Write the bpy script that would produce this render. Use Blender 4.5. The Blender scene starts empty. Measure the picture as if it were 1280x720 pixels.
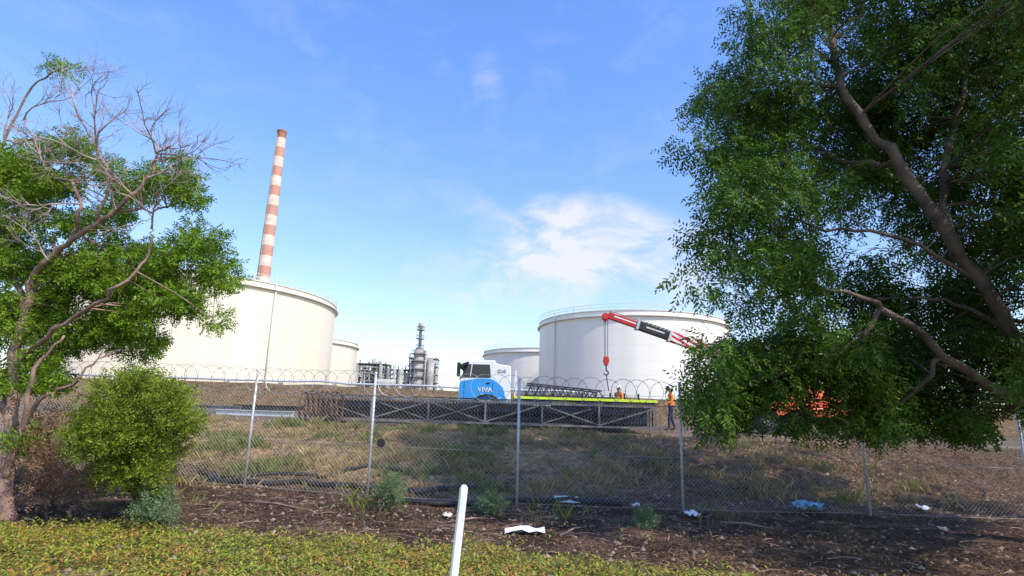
import bpy, math, random
import numpy as np
from mathutils import Vector, noise, Matrix
random.seed(7); rng=np.random.default_rng(7)
C=bpy.context.scene.collection
# ---------------------------------------------------------------- camera
F=720.0; CAM=Vector((0,0,1.7))
p_=math.atan(160/F); r_=math.radians(1.8)
FW=Vector((0,math.cos(p_),math.sin(p_))); R0=Vector((1,0,0)); U0=Vector((0,-math.sin(p_),math.cos(p_)))
RT=R0*math.cos(r_)+U0*math.sin(r_); UP=-R0*math.sin(r_)+U0*math.cos(r_)
cd=bpy.data.cameras.new('camera'); co=bpy.data.objects.new('camera',cd); C.objects.link(co)
M=Matrix((RT,UP,-FW)).transposed().to_4x4(); M.translation=CAM; co.matrix_world=M
cd.sensor_width=36; cd.lens=36*F/1280; cd.clip_start=0.05; cd.clip_end=6000
bpy.context.scene.camera=co
def ray(px,py): return FW+RT*((px-640)/F)+UP*((360-py)/F)
def P(px,py,Y):
    d=ray(px,py); return CAM+d*(Y/d.y)
def sm(t): t=max(0.0,min(1.0,t)); return t*t*(3-2*t)
def gz(x,y):
    t=sm((y-11.6)/8.0)
    z=1.25*t+sm((y-19.6)/5)*.17
    z+=sm((y-38)/4)*(1-sm((y-46)/6))*1.9
    z+=-0.008*max(-14,min(14,x))*t
    if y<36 and abs(x)<40:
        z+=.07*noise.noise((x*.5,y*.5,3))*(1-.7*t)+.035*noise.noise((x*1.7,y*1.7,9))
        q=sm((y-12)/2)*(1-sm((y-18)/1.5))
        if q>0: z+=q*(.13*noise.noise((x*.9,y*1.1,53))+.06*noise.noise((x*2.6,y*2.6,19)))
    elif y<60 and abs(x)<90: z+=.12*noise.noise((x*.4,y*.4,3))
    return z
def G(px,py):
    d=ray(px,py); s=2.0
    while s<80:
        q=CAM+d*s
        if q.z<gz(q.x,q.y): return Vector((q.x,q.y,gz(q.x,q.y)))
        s+=.03
    return CAM+d*s
# ---------------------------------------------------------------- materials
def mat(name,col,rough=.6,metal=0,var=.12,scale=6,bump=0,bscale=40,dirt=None,dirtamt=.3,streak=False):
    m=bpy.data.materials.new(name); m.use_nodes=True; n=m.node_tree.nodes; l=m.node_tree.links
    b=n['Principled BSDF']; b.inputs['Roughness'].default_value=rough; b.inputs['Metallic'].default_value=metal
    tc=n.new('ShaderNodeTexCoord'); nz=n.new('ShaderNodeTexNoise'); nz.inputs['Scale'].default_value=scale; nz.inputs['Detail'].default_value=6
    if streak:
        mp=n.new('ShaderNodeMapping'); mp.inputs['Scale'].default_value=(1,1,.07); l.new(tc.outputs['Object'],mp.inputs['Vector']); l.new(mp.outputs[0],nz.inputs['Vector'])
    else: l.new(tc.outputs['Object'],nz.inputs['Vector'])
    rp=n.new('ShaderNodeValToRGB'); l.new(nz.outputs['Fac'],rp.inputs['Fac'])
    c0=[max(0,c*(1-var)) for c in col]; c1=[min(1,c*(1+var)) for c in col]
    if dirt: c0=[c*(1-dirtamt)+d*dirtamt for c,d in zip(col,dirt)]
    rp.color_ramp.elements[0].position=.35; rp.color_ramp.elements[0].color=(*c0,1)
    rp.color_ramp.elements[1].position=.65; rp.color_ramp.elements[1].color=(*c1,1)
    l.new(rp.outputs['Color'],b.inputs['Base Color'])
    if streak:  # welded plate courses
        s=n.new('ShaderNodeSeparateXYZ'); l.new(tc.outputs['Object'],s.inputs[0])
        f=n.new('ShaderNodeMath'); f.operation='MULTIPLY'; f.inputs[1].default_value=1/2.4; l.new(s.outputs['Z'],f.inputs[0])
        g_=n.new('ShaderNodeMath'); g_.operation='FRACT'; l.new(f.outputs[0],g_.inputs[0])
        h=n.new('ShaderNodeMath'); h.operation='LESS_THAN'; h.inputs[1].default_value=.035; l.new(g_.outputs[0],h.inputs[0])
        mx=n.new('ShaderNodeMix'); mx.data_type='RGBA'; mx.blend_type='MULTIPLY'; mx.inputs['B'].default_value=(.92,.91,.89,1)
        l.new(h.outputs[0],mx.inputs['Factor']); l.new(rp.outputs['Color'],mx.inputs['A']); l.new(mx.outputs['Result'],b.inputs['Base Color'])
    if bump:
        n2=n.new('ShaderNodeTexNoise'); n2.inputs['Scale'].default_value=bscale; n2.inputs['Detail'].default_value=5
        l.new(tc.outputs['Object'],n2.inputs['Vector'])
        bp=n.new('ShaderNodeBump'); bp.inputs['Strength'].default_value=bump; bp.inputs['Distance'].default_value=.02
        l.new(n2.outputs['Fac'],bp.inputs['Height']); l.new(bp.outputs['Normal'],b.inputs['Normal'])
    return m
def leafmat(name,ca,cb,cc=None,tr=.3,rough=.5):
    m=bpy.data.materials.new(name); m.use_nodes=True; n=m.node_tree.nodes; l=m.node_tree.links
    b=n['Principled BSDF']; b.inputs['Roughness'].default_value=rough; b.inputs['Specular IOR Level'].default_value=.15
    g=n.new('ShaderNodeNewGeometry'); tc=n.new('ShaderNodeTexCoord'); nz=n.new('ShaderNodeTexNoise'); nz.inputs['Scale'].default_value=1.4
    l.new(tc.outputs['Object'],nz.inputs['Vector'])
    ad=n.new('ShaderNodeMath'); ad.operation='MULTIPLY_ADD'; ad.inputs[1].default_value=.45
    l.new(g.outputs['Random Per Island'],ad.inputs[0])
    mu=n.new('ShaderNodeMath'); mu.operation='MULTIPLY'; mu.inputs[1].default_value=.6; l.new(nz.outputs['Fac'],mu.inputs[0]); l.new(mu.outputs[0],ad.inputs[2])
    rp=n.new('ShaderNodeValToRGB'); l.new(ad.outputs[0],rp.inputs['Fac'])
    rp.color_ramp.elements[0].position=.2; rp.color_ramp.elements[0].color=(*ca,1)
    rp.color_ramp.elements[1].position=.75; rp.color_ramp.elements[1].color=(*cb,1)
    if cc:
        e=rp.color_ramp.elements.new(.62); e.color=(*cb,1); rp.color_ramp.elements[-1].color=(*cc,1); rp.color_ramp.elements[-1].position=.68
    l.new(rp.outputs['Color'],b.inputs['Base Color'])
    t=n.new('ShaderNodeBsdfTranslucent'); l.new(rp.outputs['Color'],t.inputs['Color'])
    mx=n.new('ShaderNodeMixShader'); mx.inputs['Fac'].default_value=tr
    l.new(b.outputs[0],mx.inputs[1]); l.new(t.outputs[0],mx.inputs[2]); l.new(mx.outputs[0],n['Material Output'].inputs['Surface'])
    return m
WH=mat('white_tank_paint',(.80,.75,.67),.5,0,.03,.5,dirt=(.5,.44,.34),dirtamt=.12,streak=True)
CR=mat('cream_tank_paint',(.78,.68,.51),.55,0,.03,.4,dirt=(.5,.41,.28),dirtamt=.16,streak=True)
RIM=mat('tank_rim_paint',(.6,.57,.50),.5)
RAIL=mat('pale_rail',(.62,.61,.57),.5)
GALV=mat('galvanised_steel',(.55,.56,.56),.45,.3,.15,12)
WIRE=mat('wire',(.36,.34,.31),.6,.3,.2,3)
STEELD=mat('dark_steel',(.026,.026,.03),.6,.2,.4,5)
STEELG=mat('grey_steel',(.20,.20,.20),.55,.3,.25,5,dirt=(.09,.06,.04),dirtamt=.6)
RUST=mat('rusty_steel',(.10,.055,.035),.85,0,.5,8)
WPAINT=mat('white_vehicle_paint',(.8,.8,.8),.3,0,.03)
BLUE=mat('blue_vehicle_paint',(.02,.31,.76),.3,0,.06)
GLASS=mat('dark_glass',(.015,.02,.025),.08,0,.1)
BLACK=mat('black_rubber',(.016,.016,.016),.7,0,.3,12)
YEL=mat('yellow_green_edge',(.62,.8,.05),.5,0,.08)
RED=mat('red_paint',(.50,.03,.025),.45,0,.12)
ORANGE=mat('orange_paint',(.85,.17,.05),.4,0,.12)
WOOD=mat('old_timber',(.10,.07,.05),.9,0,.4,9,.5)
STACKW=mat('stack_cream',(.70,.58,.47),.8,0,.08,.5,dirt=(.5,.33,.24),dirtamt=.4)
STACKR=mat('stack_faded_red',(.46,.21,.14),.8,0,.15,.5,dirt=(.55,.38,.30),dirtamt=.4)
STACKC=mat('stack_rust_cap',(.34,.15,.08),.85,0,.2,.4)
REF=mat('refinery_steel',(.36,.33,.29),.7,0,.35,.4)
REFD=mat('refinery_dark',(.20,.185,.165),.75,0,.35,.4)
REFW=mat('refinery_pale',(.42,.40,.36),.7,0,.25,.4)
SKIN=mat('skin',(.42,.24,.16),.6); NAVY=mat('navy_cloth',(.03,.04,.09),.9,0,.3,20); HIVIS=mat('orange_cloth',(.85,.24,.05),.8,0,.12,15)
BOOT=mat('boot_leather',(.05,.035,.025),.7); HAT=mat('white_plastic',(.8,.8,.78),.35); HAIR=mat('dark_hair',(.03,.02,.015),.9)
POLY=mat('guide_post_plastic',(.82,.82,.78),.4,0,.06,8,dirt=(.5,.45,.36),dirtamt=.25)
PAPER=mat('paper_litter',(.75,.76,.78),.7,0,.1,10); BLUEP=mat('blue_plastic',(.2,.42,.6),.5,0,.35,7)
def barkmat(name,a,b):
    return mat(name,a,.9,0,.3,3,.8,25,dirt=b,dirtamt=.8)
BARKL=barkmat('pinkish_bark',(.32,.20,.15),(.11,.065,.045))
BARKR=barkmat('grey_brown_bark',(.17,.115,.085),(.06,.04,.03))
DEAD=barkmat('bleached_dead_wood',(.38,.29,.25),(.18,.13,.11))
def stripemat():
    m=bpy.data.materials.new('red_white_stripes'); m.use_nodes=True; n=m.node_tree.nodes; l=m.node_tree.links
    tc=n.new('ShaderNodeTexCoord'); s=n.new('ShaderNodeSeparateXYZ'); l.new(tc.outputs['Object'],s.inputs[0])
    a=n.new('ShaderNodeMath'); a.operation='MULTIPLY_ADD'; a.inputs[1].default_value=1.7; l.new(s.outputs['Z'],a.inputs[0]); l.new(s.outputs['X'],a.inputs[2])
    b=n.new('ShaderNodeMath'); b.operation='MULTIPLY'; b.inputs[1].default_value=2.5; l.new(a.outputs[0],b.inputs[0])
    c=n.new('ShaderNodeMath'); c.operation='FRACT'; l.new(b.outputs[0],c.inputs[0])
    d=n.new('ShaderNodeMath'); d.operation='GREATER_THAN'; d.inputs[1].default_value=.5; l.new(c.outputs[0],d.inputs[0])
    mx=n.new('ShaderNodeMix'); mx.data_type='RGBA'; mx.inputs['A'].default_value=(.6,.02,.02,1); mx.inputs['B'].default_value=(.8,.8,.8,1)
    l.new(d.outputs[0],mx.inputs['Factor']); l.new(mx.outputs['Result'],n['Principled BSDF'].inputs['Base Color'])
    n['Principled BSDF'].inputs['Roughness'].default_value=.4
    return m
STRIPE=stripemat()
# ---------------------------------------------------------------- mesh builder
def wl(o):
    v=Vector((0,0,0))
    while o: v+=o.location; o=o.parent
    return v
class MB:
    def __init__(s): s.v=[]; s.f=[]; s.m=[]; s.mi=0
    def add(s,vs,fs):
        b=len(s.v); s.v+= [tuple(v) for v in vs]
        for f in fs: s.f.append([i+b for i in f]); s.m.append(s.mi)
    def box(s,x0,x1,y0,y1,z0,z1):
        s.add([(x0,y0,z0),(x1,y0,z0),(x1,y1,z0),(x0,y1,z0),(x0,y0,z1),(x1,y0,z1),(x1,y1,z1),(x0,y1,z1)],
              [(0,3,2,1),(4,5,6,7),(0,1,5,4),(1,2,6,5),(2,3,7,6),(3,0,4,7)])
        return s
    def bar(s,a,b,w,h=None,w2=None):
        h=h or w; a=Vector(a); b=Vector(b); d=(b-a).normalized()
        u=d.cross(Vector((0,0,1))); 
        if u.length<1e-3: u=Vector((1,0,0))
        u.normalize(); v=d.cross(u); k=(w2 or w)/w
        vs=[a+u*sx*w/2+v*sy*h/2 for sx,sy in((-1,-1),(1,-1),(1,1),(-1,1))]+[b+(u*sx*w/2+v*sy*h/2)*k for sx,sy in((-1,-1),(1,-1),(1,1),(-1,1))]
        s.add(vs,[(0,3,2,1),(4,5,6,7),(0,1,5,4),(1,2,6,5),(2,3,7,6),(3,0,4,7)]); return s
    def tube(s,pts,rad,n=6,cap=True):
        pts=[Vector(p) for p in pts]
        if not hasattr(rad,'__len__'): rad=[rad]*len(pts)
        vs=[];fs=[]; u=None
        for i,p in enumerate(pts):
            d=(pts[min(i+1,len(pts)-1)]-pts[max(i-1,0)]).normalized()
            if u is None:
                u=d.cross(Vector((0,0,1)))
                if u.length<.05: u=d.cross(Vector((0,1,0)))
            u=(u-d*u.dot(d)).normalized(); v=d.cross(u)
            for k in range(n):
                a=2*math.pi*k/n; vs.append(p+(u*math.cos(a)+v*math.sin(a))*rad[i])
        for i in range(len(pts)-1):
            for k in range(n):
                k2=(k+1)%n; fs.append((i*n+k,i*n+k2,(i+1)*n+k2,(i+1)*n+k))
        if cap: fs.append(tuple(range(n-1,-1,-1))); fs.append(tuple((len(pts)-1)*n+k for k in range(n)))
        s.add(vs,fs); return s
    def lathe(s,c,prof,n=48,a0=0):
        vs=[];fs=[]
        for r,z in prof:
            for k in range(n):
                a=2*math.pi*k/n+a0; vs.append((c[0]+r*math.cos(a),c[1]+r*math.sin(a),c[2]+z))
        for i in range(len(prof)-1):
            for k in range(n): fs.append((i*n+k,i*n+(k+1)%n,(i+1)*n+(k+1)%n,(i+1)*n+k))
        s.add(vs,fs); return s
    def prism(s,poly,y0,y1):
        n=len(poly); vs=[(x,y0,z) for x,z in poly]+[(x,y1,z) for x,z in poly]
        fs=[tuple(range(n)),tuple(range(2*n-1,n-1,-1))]+[(i,(i+1)%n+0,(i+1)%n+n,i+n)[::-1] for i in range(n)]
        s.add(vs,fs); return s
    def build(s,name,mt,parent=None,smooth=False,bevel=0,loc=None):
        o0=wl(parent) if parent else Vector(loc or (0,0,0))
        me=bpy.data.meshes.new(name); me.from_pydata([(x-o0.x,y-o0.y,z-o0.z) for x,y,z in s.v],[],s.f)
        for t in (mt if isinstance(mt,list) else [mt]): me.materials.append(t)
        me.polygons.foreach_set('material_index',s.m); me.update()
        if smooth: me.polygons.foreach_set('use_smooth',[True]*len(s.f))
        o=bpy.data.objects.new(name,me); C.objects.link(o)
        if parent: o.parent=parent
        else: o.location=o0
        if bevel:
            b=o.modifiers.new('b','BEVEL'); b.width=bevel; b.segments=2; b.limit_method='ANGLE'
        return o
def thing(name,label,cat,loc,group=None):
    o=bpy.data.objects.new(name,None); o.empty_display_size=.2; C.objects.link(o); o.location=loc
    o['label']=label; o['category']=cat
    if group:o['group']=group
    return o
def tag(o,label,cat,group=None):
    o['label']=label; o['category']=cat
    if group:o['group']=group
    return o
def quads(name,V,mt,parent=None,loc=None):
    V=np.asarray(V,dtype=np.float32); n=len(V); k=V.shape[1]
    o0=wl(parent) if parent else Vector(loc or (0,0,0))
    V=V-np.array(o0,dtype=np.float32)
    me=bpy.data.meshes.new(name); me.vertices.add(n*k); me.vertices.foreach_set('co',V.reshape(-1))
    me.loops.add(n*k); me.loops.foreach_set('vertex_index',np.arange(n*k,dtype=np.int32))
    me.polygons.add(n); me.polygons.foreach_set('loop_start',np.arange(0,n*k,k,dtype=np.int32))
    try: me.polygons.foreach_set('loop_total',np.full(n,k,dtype=np.int32))
    except Exception: pass
    me.materials.append(mt); me.update(calc_edges=True); me.validate()
    o=bpy.data.objects.new(name,me); C.objects.link(o)
    if parent:o.parent=parent
    else:o.location=o0
    return o
def nrm(a): return a/np.maximum(np.linalg.norm(a,axis=-1,keepdims=True),1e-6)
def sprays(cents,rads,per,nl=9,L=.26,ll=.085,lw=.03,droop=.35,flat=.8):
    cents=np.array(cents); rads=np.array(rads)
    idx=np.repeat(np.arange(len(cents)),np.maximum(1,(per*(rads/rads.mean())**2)).astype(int))
    N=len(idx)
    u=nrm(rng.normal(size=(N,3))); r=rng.random(N)**(1/2.3)
    o=cents[idx]+u*(rads[idx]*r)[:,None]*np.array([1.1,1.1,flat])
    d=nrm(u*.8+rng.normal(size=(N,3))*.5+np.array([0,0,-droop]))
    side=nrm(np.cross(d,nrm(rng.normal(size=(N,3))+np.array([0,0,1.2]))))
    out=[]
    for k in range(nl):
        t=(k+.5)/nl; s=1 if k%2 else -1
        b=o+d*(L*t)
        ld=nrm(d*.55+side*s*.9+rng.normal(size=(N,3))*.2+np.array([0,0,-droop*.3]))
        w=nrm(np.cross(ld,nrm(np.cross(d,side)+rng.normal(size=(N,3))*.45)))
        l=ll*(.7+.6*rng.random(N))[:,None]*(1.15-.6*abs(t-.45)); ww=lw*(.8+.4*rng.random(N))[:,None]/2
        out.append(np.stack([b,b+ld*l*.45+w*ww,b+ld*l,b+ld*l*.45-w*ww],axis=1))
    return np.concatenate(out)
# ---------------------------------------------------------------- world
AZ=math.radians(48); SUNAZ=Vector((math.sin(AZ),-math.cos(AZ),0)); EL=math.radians(46)
w=bpy.data.worlds.new('World'); bpy.context.scene.world=w; w.use_nodes=True
n=w.node_tree.nodes; l=w.node_tree.links; bg=n['Background']; bg.inputs['Strength'].default_value=.125
sky=n.new('ShaderNodeTexSky'); sky.sky_type='NISHITA'; sky.sun_disc=False; sky.sun_elevation=EL; sky.sun_rotation=math.atan2(SUNAZ.x,SUNAZ.y)
sky.air_density=1.0; sky.dust_density=.6; sky.ozone_density=2.0
tc=n.new('ShaderNodeTexCoord')
def mth(op,a=None,b=None,c=None):
    m=n.new('ShaderNodeMath'); m.operation=op
    for i,x in enumerate((a,b,c)):
        if x is None: continue
        if isinstance(x,(int,float)): m.inputs[i].default_value=x
        else: l.new(x,m.inputs[i])
    return m.outputs[0]
mp=n.new('ShaderNodeMapping'); mp.inputs['Scale'].default_value=(3,3,6.5); mp.inputs['Rotation'].default_value=(0,math.radians(18),0); l.new(tc.outputs['Generated'],mp.inputs['Vector'])
nz=n.new('ShaderNodeTexNoise'); nz.inputs['Scale'].default_value=2.4; nz.inputs['Detail'].default_value=12; nz.inputs['Roughness'].default_value=.6; nz.inputs['Distortion'].default_value=.7
l.new(mp.outputs[0],nz.inputs['Vector'])
nw=n.new('ShaderNodeTexNoise'); nw.inputs['Scale'].default_value=5; nw.inputs['Detail'].default_value=4; l.new(tc.outputs['Generated'],nw.inputs['Vector'])
wv=n.new('ShaderNodeVectorMath'); wv.operation='MULTIPLY_ADD'; l.new(nw.outputs['Color'],wv.inputs[0]); wv.inputs[1].default_value=(.16,.16,.12); 
sb_=n.new('ShaderNodeVectorMath'); sb_.operation='SUBTRACT'; l.new(tc.outputs['Generated'],sb_.inputs[0]); sb_.inputs[1].default_value=(.08,.08,.06); l.new(sb_.outputs[0],wv.inputs[2])
DIR=wv.outputs[0]
def mask(px,py,wx,wy,rot=0):
    d=ray(px,py).normalized()
    right=d.cross(Vector((0,0,1))).normalized(); up=right.cross(d)
    c_,s_=math.cos(rot),math.sin(rot); right,up=right*c_+up*s_,up*c_-right*s_
    sv=n.new('ShaderNodeVectorMath'); sv.operation='DOT_PRODUCT'; l.new(DIR,sv.inputs[0]); sv.inputs[1].default_value=right/wx
    tv=n.new('ShaderNodeVectorMath'); tv.operation='DOT_PRODUCT'; l.new(DIR,tv.inputs[0]); tv.inputs[1].default_value=up/wy
    s2=mth('POWER',mth('ABSOLUTE',sv.outputs['Value']),2.0); t2=mth('POWER',mth('ABSOLUTE',tv.outputs['Value']),2.0)
    fr=n.new('ShaderNodeVectorMath'); fr.operation='DOT_PRODUCT'; l.new(tc.outputs['Generated'],fr.inputs[0]); fr.inputs[1].default_value=d
    front=mth('GREATER_THAN',fr.outputs['Value'],0.0)
    r=mth('SUBTRACT',1.0,mth('ADD',s2,t2)); return mth('MULTIPLY',mth('MAXIMUM',r,0.0),front)
def ramp(x,a,b):
    mr=n.new('ShaderNodeMapRange'); mr.inputs['From Min'].default_value=a; mr.inputs['From Max'].default_value=b; mr.clamp=True; mr.interpolation_type='SMOOTHSTEP'
    l.new(x,mr.inputs['Value']); return mr.outputs[0]
m1=mask(730,300,.185,.08,-.12); m0=mask(690,268,.09,.045,.1); m2=mask(640,335,.25,.055,.2); m3=mask(618,120,.03,.07); m4=mask(750,345,.32,.09); m5=mask(590,245,.12,.03,-.3)
main=mth('MULTIPLY',m1,ramp(nz.outputs['Fac'],.26,.64)); main=mth('ADD',main,mth('MULTIPLY',m0,mth('MULTIPLY',.5,ramp(nz.outputs['Fac'],.32,.62))))
wis=mth('MULTIPLY',ramp(nz.outputs['Fac'],.34,.74),mth('ADD',mth('ADD',mth('ADD',mth('MULTIPLY',m2,.5),mth('MULTIPLY',m5,.2)),mth('MULTIPLY',m3,.3)),mth('MULTIPLY',m4,.7)))
allw=mth('MULTIPLY',ramp(nz.outputs['Fac'],.45,.8),.12)
fac=mth('MINIMUM',mth('ADD',mth('ADD',mth('MULTIPLY',main,.82),wis),allw),.84)
sp=n.new('ShaderNodeSeparateXYZ'); l.new(tc.outputs['Generated'],sp.inputs[0])
tz=ramp(sp.outputs['Z'],0.02,.62)
tg=n.new('ShaderNodeMix'); tg.data_type='RGBA'; tg.inputs['A'].default_value=(1.95,1.85,1.8,1); tg.inputs['B'].default_value=(1.62,2.1,2.95,1); l.new(tz,tg.inputs['Factor'])
tint=n.new('ShaderNodeMix'); tint.data_type='RGBA'; tint.blend_type='MULTIPLY'; tint.inputs['Factor'].default_value=1; l.new(tg.outputs['Result'],tint.inputs['B'])
l.new(sky.outputs[0],tint.inputs['A'])
mx=n.new('ShaderNodeMix'); mx.data_type='RGBA'; l.new(fac,mx.inputs['Factor']); l.new(tint.outputs['Result'],mx.inputs['A']); mx.inputs['B'].default_value=(7.6,7.6,7.7,1)
l.new(mx.outputs['Result'],bg.inputs['Color'])
sd=bpy.data.lights.new('sun','SUN'); sd.energy=4.8; sd.angle=math.radians(.5); sd.color=(1,.93,.80)
so=bpy.data.objects.new('sun',sd); C.objects.link(so)
sdir=SUNAZ*math.cos(EL)+Vector((0,0,math.sin(EL))); so.rotation_euler=sdir.to_track_quat('Z','Y').to_euler()
vs=bpy.context.scene.view_settings; vs.view_transform='Standard'; vs.look='None'; vs.exposure=0
# ---------------------------------------------------------------- ground
ys=[-3000,-800,-200,-60,-20,-5]+list(np.arange(2,13,.1))+list(np.arange(13,22,.12))+list(np.arange(22,36,1))+list(np.arange(36,54,.6))+[56,60,70,90,130,200,400,900,2000,4500]
ys=sorted(ys); xp=list(np.arange(0,14,.12)); 
g=14.0; st=.3
while g<3500: xp.append(g); g+=st; st*=1.14
xs=sorted([-x for x in xp[1:]]+xp)
nx=len(xs); ny=len(ys)
Vt=[];Cl=[]
def mixc(a,b,t): return [a[i]*(1-t)+b[i]*t for i in range(3)]
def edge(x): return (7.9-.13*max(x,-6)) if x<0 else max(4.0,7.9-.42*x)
def bare(x,y): return sm((noise.noise((x*1.3,y*1.6,5))*.8+noise.noise((x*4,y*4,8))*.35-.27+(.35 if x<-3.4 and y<6.5 else 0))*1.8)
for y in ys:
    for x in xs:
        Vt.append((x,y,gz(x,y)))
        n1=noise.noise((x*.35,y*.6,1)); n2=noise.noise((x*1.3,y*1.6,5)); n3=noise.noise((x*4,y*4,8))
        fgc=mixc((.17,.16,.045),(.36,.21,.13),bare(x,y))
        shaded_band=mixc((.07,.044,.029),(.17,.105,.066),sm(n2+.35+n3*.4))  # brown litter soil, with a shadow band across the verge painted into its colour
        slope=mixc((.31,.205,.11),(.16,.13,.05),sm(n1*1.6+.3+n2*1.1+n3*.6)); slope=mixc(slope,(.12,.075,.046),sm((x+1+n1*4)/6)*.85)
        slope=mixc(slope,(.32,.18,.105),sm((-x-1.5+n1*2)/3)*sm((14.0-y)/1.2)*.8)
        pad=mixc((.28,.215,.15),(.15,.105,.07),sm(n1+.5))
        bund=mixc((.25,.165,.095),(.17,.12,.06),sm(n2+.5))
        c=mixc(fgc,shaded_band,sm((y-edge(x)-n2*.5)/.5))
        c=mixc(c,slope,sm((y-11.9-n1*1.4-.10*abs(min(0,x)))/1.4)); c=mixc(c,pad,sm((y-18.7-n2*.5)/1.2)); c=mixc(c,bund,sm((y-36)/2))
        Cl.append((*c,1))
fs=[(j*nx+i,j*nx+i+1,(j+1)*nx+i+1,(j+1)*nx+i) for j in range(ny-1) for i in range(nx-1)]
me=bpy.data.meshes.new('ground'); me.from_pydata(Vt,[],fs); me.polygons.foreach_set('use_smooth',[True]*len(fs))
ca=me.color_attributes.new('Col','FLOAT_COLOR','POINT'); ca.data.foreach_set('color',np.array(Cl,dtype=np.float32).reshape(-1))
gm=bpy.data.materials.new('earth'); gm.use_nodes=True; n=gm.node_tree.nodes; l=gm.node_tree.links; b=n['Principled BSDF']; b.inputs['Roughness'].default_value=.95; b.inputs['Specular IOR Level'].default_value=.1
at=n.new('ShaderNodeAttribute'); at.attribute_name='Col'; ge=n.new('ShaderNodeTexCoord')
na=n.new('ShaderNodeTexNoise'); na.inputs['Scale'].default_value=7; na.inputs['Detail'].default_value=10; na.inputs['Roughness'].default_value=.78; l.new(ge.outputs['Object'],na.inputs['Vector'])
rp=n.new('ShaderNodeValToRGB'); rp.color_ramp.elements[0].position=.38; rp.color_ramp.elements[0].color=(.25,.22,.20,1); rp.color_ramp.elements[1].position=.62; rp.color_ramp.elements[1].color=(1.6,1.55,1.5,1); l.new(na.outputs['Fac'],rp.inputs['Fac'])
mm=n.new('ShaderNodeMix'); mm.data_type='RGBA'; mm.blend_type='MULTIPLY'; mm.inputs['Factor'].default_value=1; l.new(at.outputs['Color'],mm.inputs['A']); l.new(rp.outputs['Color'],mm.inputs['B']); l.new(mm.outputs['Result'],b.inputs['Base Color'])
nb=n.new('ShaderNodeTexNoise'); nb.inputs['Scale'].default_value=11; nb.inputs['Detail'].default_value=9; l.new(ge.outputs['Object'],nb.inputs['Vector'])
bp=n.new('ShaderNodeBump'); bp.inputs['Strength'].default_value=1; bp.inputs['Distance'].default_value=.18; l.new(nb.outputs['Fac'],bp.inputs['Height']); l.new(bp.outputs['Normal'],b.inputs['Normal'])
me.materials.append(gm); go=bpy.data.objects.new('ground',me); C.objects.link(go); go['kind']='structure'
def blades(N,fx,fy,h0,h1,wd,lean,dens=None):
    out=[]; 
    while len(out)<N:
        x=random.uniform(*fx); y=random.uniform(*fy)
        if dens and random.random()>dens(x,y): continue
        z=gz(x,y)-.01; h=random.uniform(h0,h1)*(.5+1.1*sm(noise.noise((x*1.7,y*1.7,61))+.5)); a=random.uniform(0,6.283); ln=random.uniform(0,lean)*h
        dx,dy=math.cos(a)*wd/2,math.sin(a)*wd/2; bx,by=math.cos(a*3.3)*ln,math.sin(a*3.3)*ln
        out.append([(x-dx,y-dy,z),(x+dx,y+dy,z),(x+bx*.4+dx*.7,y+by*.4+dy*.7,z+h*.6),(x+bx,y+by,z+h)])
    return out
def dfore(x,y):
    return sm((edge(x)+.25+noise.noise((x*1.3,y*1.6,5))*.6-y)/.45)*(1-.93*bare(x,y))+(.03 if y<9.5 else 0)
GC=leafmat('ground_cover_leaf',(.12,.18,.02),(.42,.42,.05),(.46,.18,.06),.25)
def chips(N,fx,fy,sz,up,dens):
    out=[]
    while len(out)<N:
        x=random.uniform(*fx); y=random.uniform(*fy)
        if random.random()>dens(x,y): continue
        z=gz(x,y)+random.random()**1.5*up*(.6+1.4*sm(noise.noise((x*3,y*3,77))+.5))+.004; a=random.uniform(0,6.283); s=random.uniform(.5,1.2)*sz; t=random.uniform(-.5,.8)*s
        c,si=math.cos(a)*s,math.sin(a)*s
        out.append([(x,y,z),(x+c*.5-si*.22,y+si*.5+c*.22,z+t*.5+.002),(x+c,y+si,z+t),(x+c*.5+si*.22,y+si*.5-c*.22,z+t*.5)])
    return out
o=quads('ground_cover',chips(60000,(-8,6),(4.6,9.3),.05,.10,dfore),GC); o['kind']='stuff'; tag(o,'low yellow green ground cover along the near verge','ground cover')
DG=leafmat('dry_grass_blade',(.22,.15,.06),(.50,.38,.18),None,.2,.8)
def dslope(x,y):
    return sm(noise.noise((x*.6,y*.9,21))*2.4-.15+noise.noise((x*2.2,y*2.2,30))*1.6)*sm((y-12.2)/1.5)*(1 if x<1.5 else .4)
o=quads('dry_grass',blades(24000,(-14,11),(11.8,19.2),.04,.20,.012,1.0,dslope),DG); o['kind']='stuff'; tag(o,'dry straw grass on the slope behind the fence','grass')
GG=leafmat('green_grass_blade',(.10,.13,.03),(.24,.26,.07),None,.25,.7)
def dgreen(x,y):
    return sm(noise.noise((x*.6+7,y*.8,41))*2.4-.4+noise.noise((x*2.5,y*2.5,31))*1.6)*(1 if x<2.5 else .3)*(1 if y>12.6+.1*max(0,-x) else .12)
o=quads('green_grass',blades(14000,(-12,10),(9.8,18.6),.05,.23,.012,.9,dgreen),GG); o['kind']='stuff'; tag(o,'green weedy grass growing along and behind the wire fence','grass')
LT=leafmat('litter_leaf',(.04,.027,.018),(.27,.165,.10),None,.1,.9)
o=quads('leaf_litter',chips(38000,(-11,12),(4.6,13.5),.05,.014,lambda x,y:sm((y-edge(x)+.3)/.6)*.9),LT); o['kind']='stuff'; tag(o,'brown leaf litter and bark scattered in front of the fence','leaf litter')
ms=MB()
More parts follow.
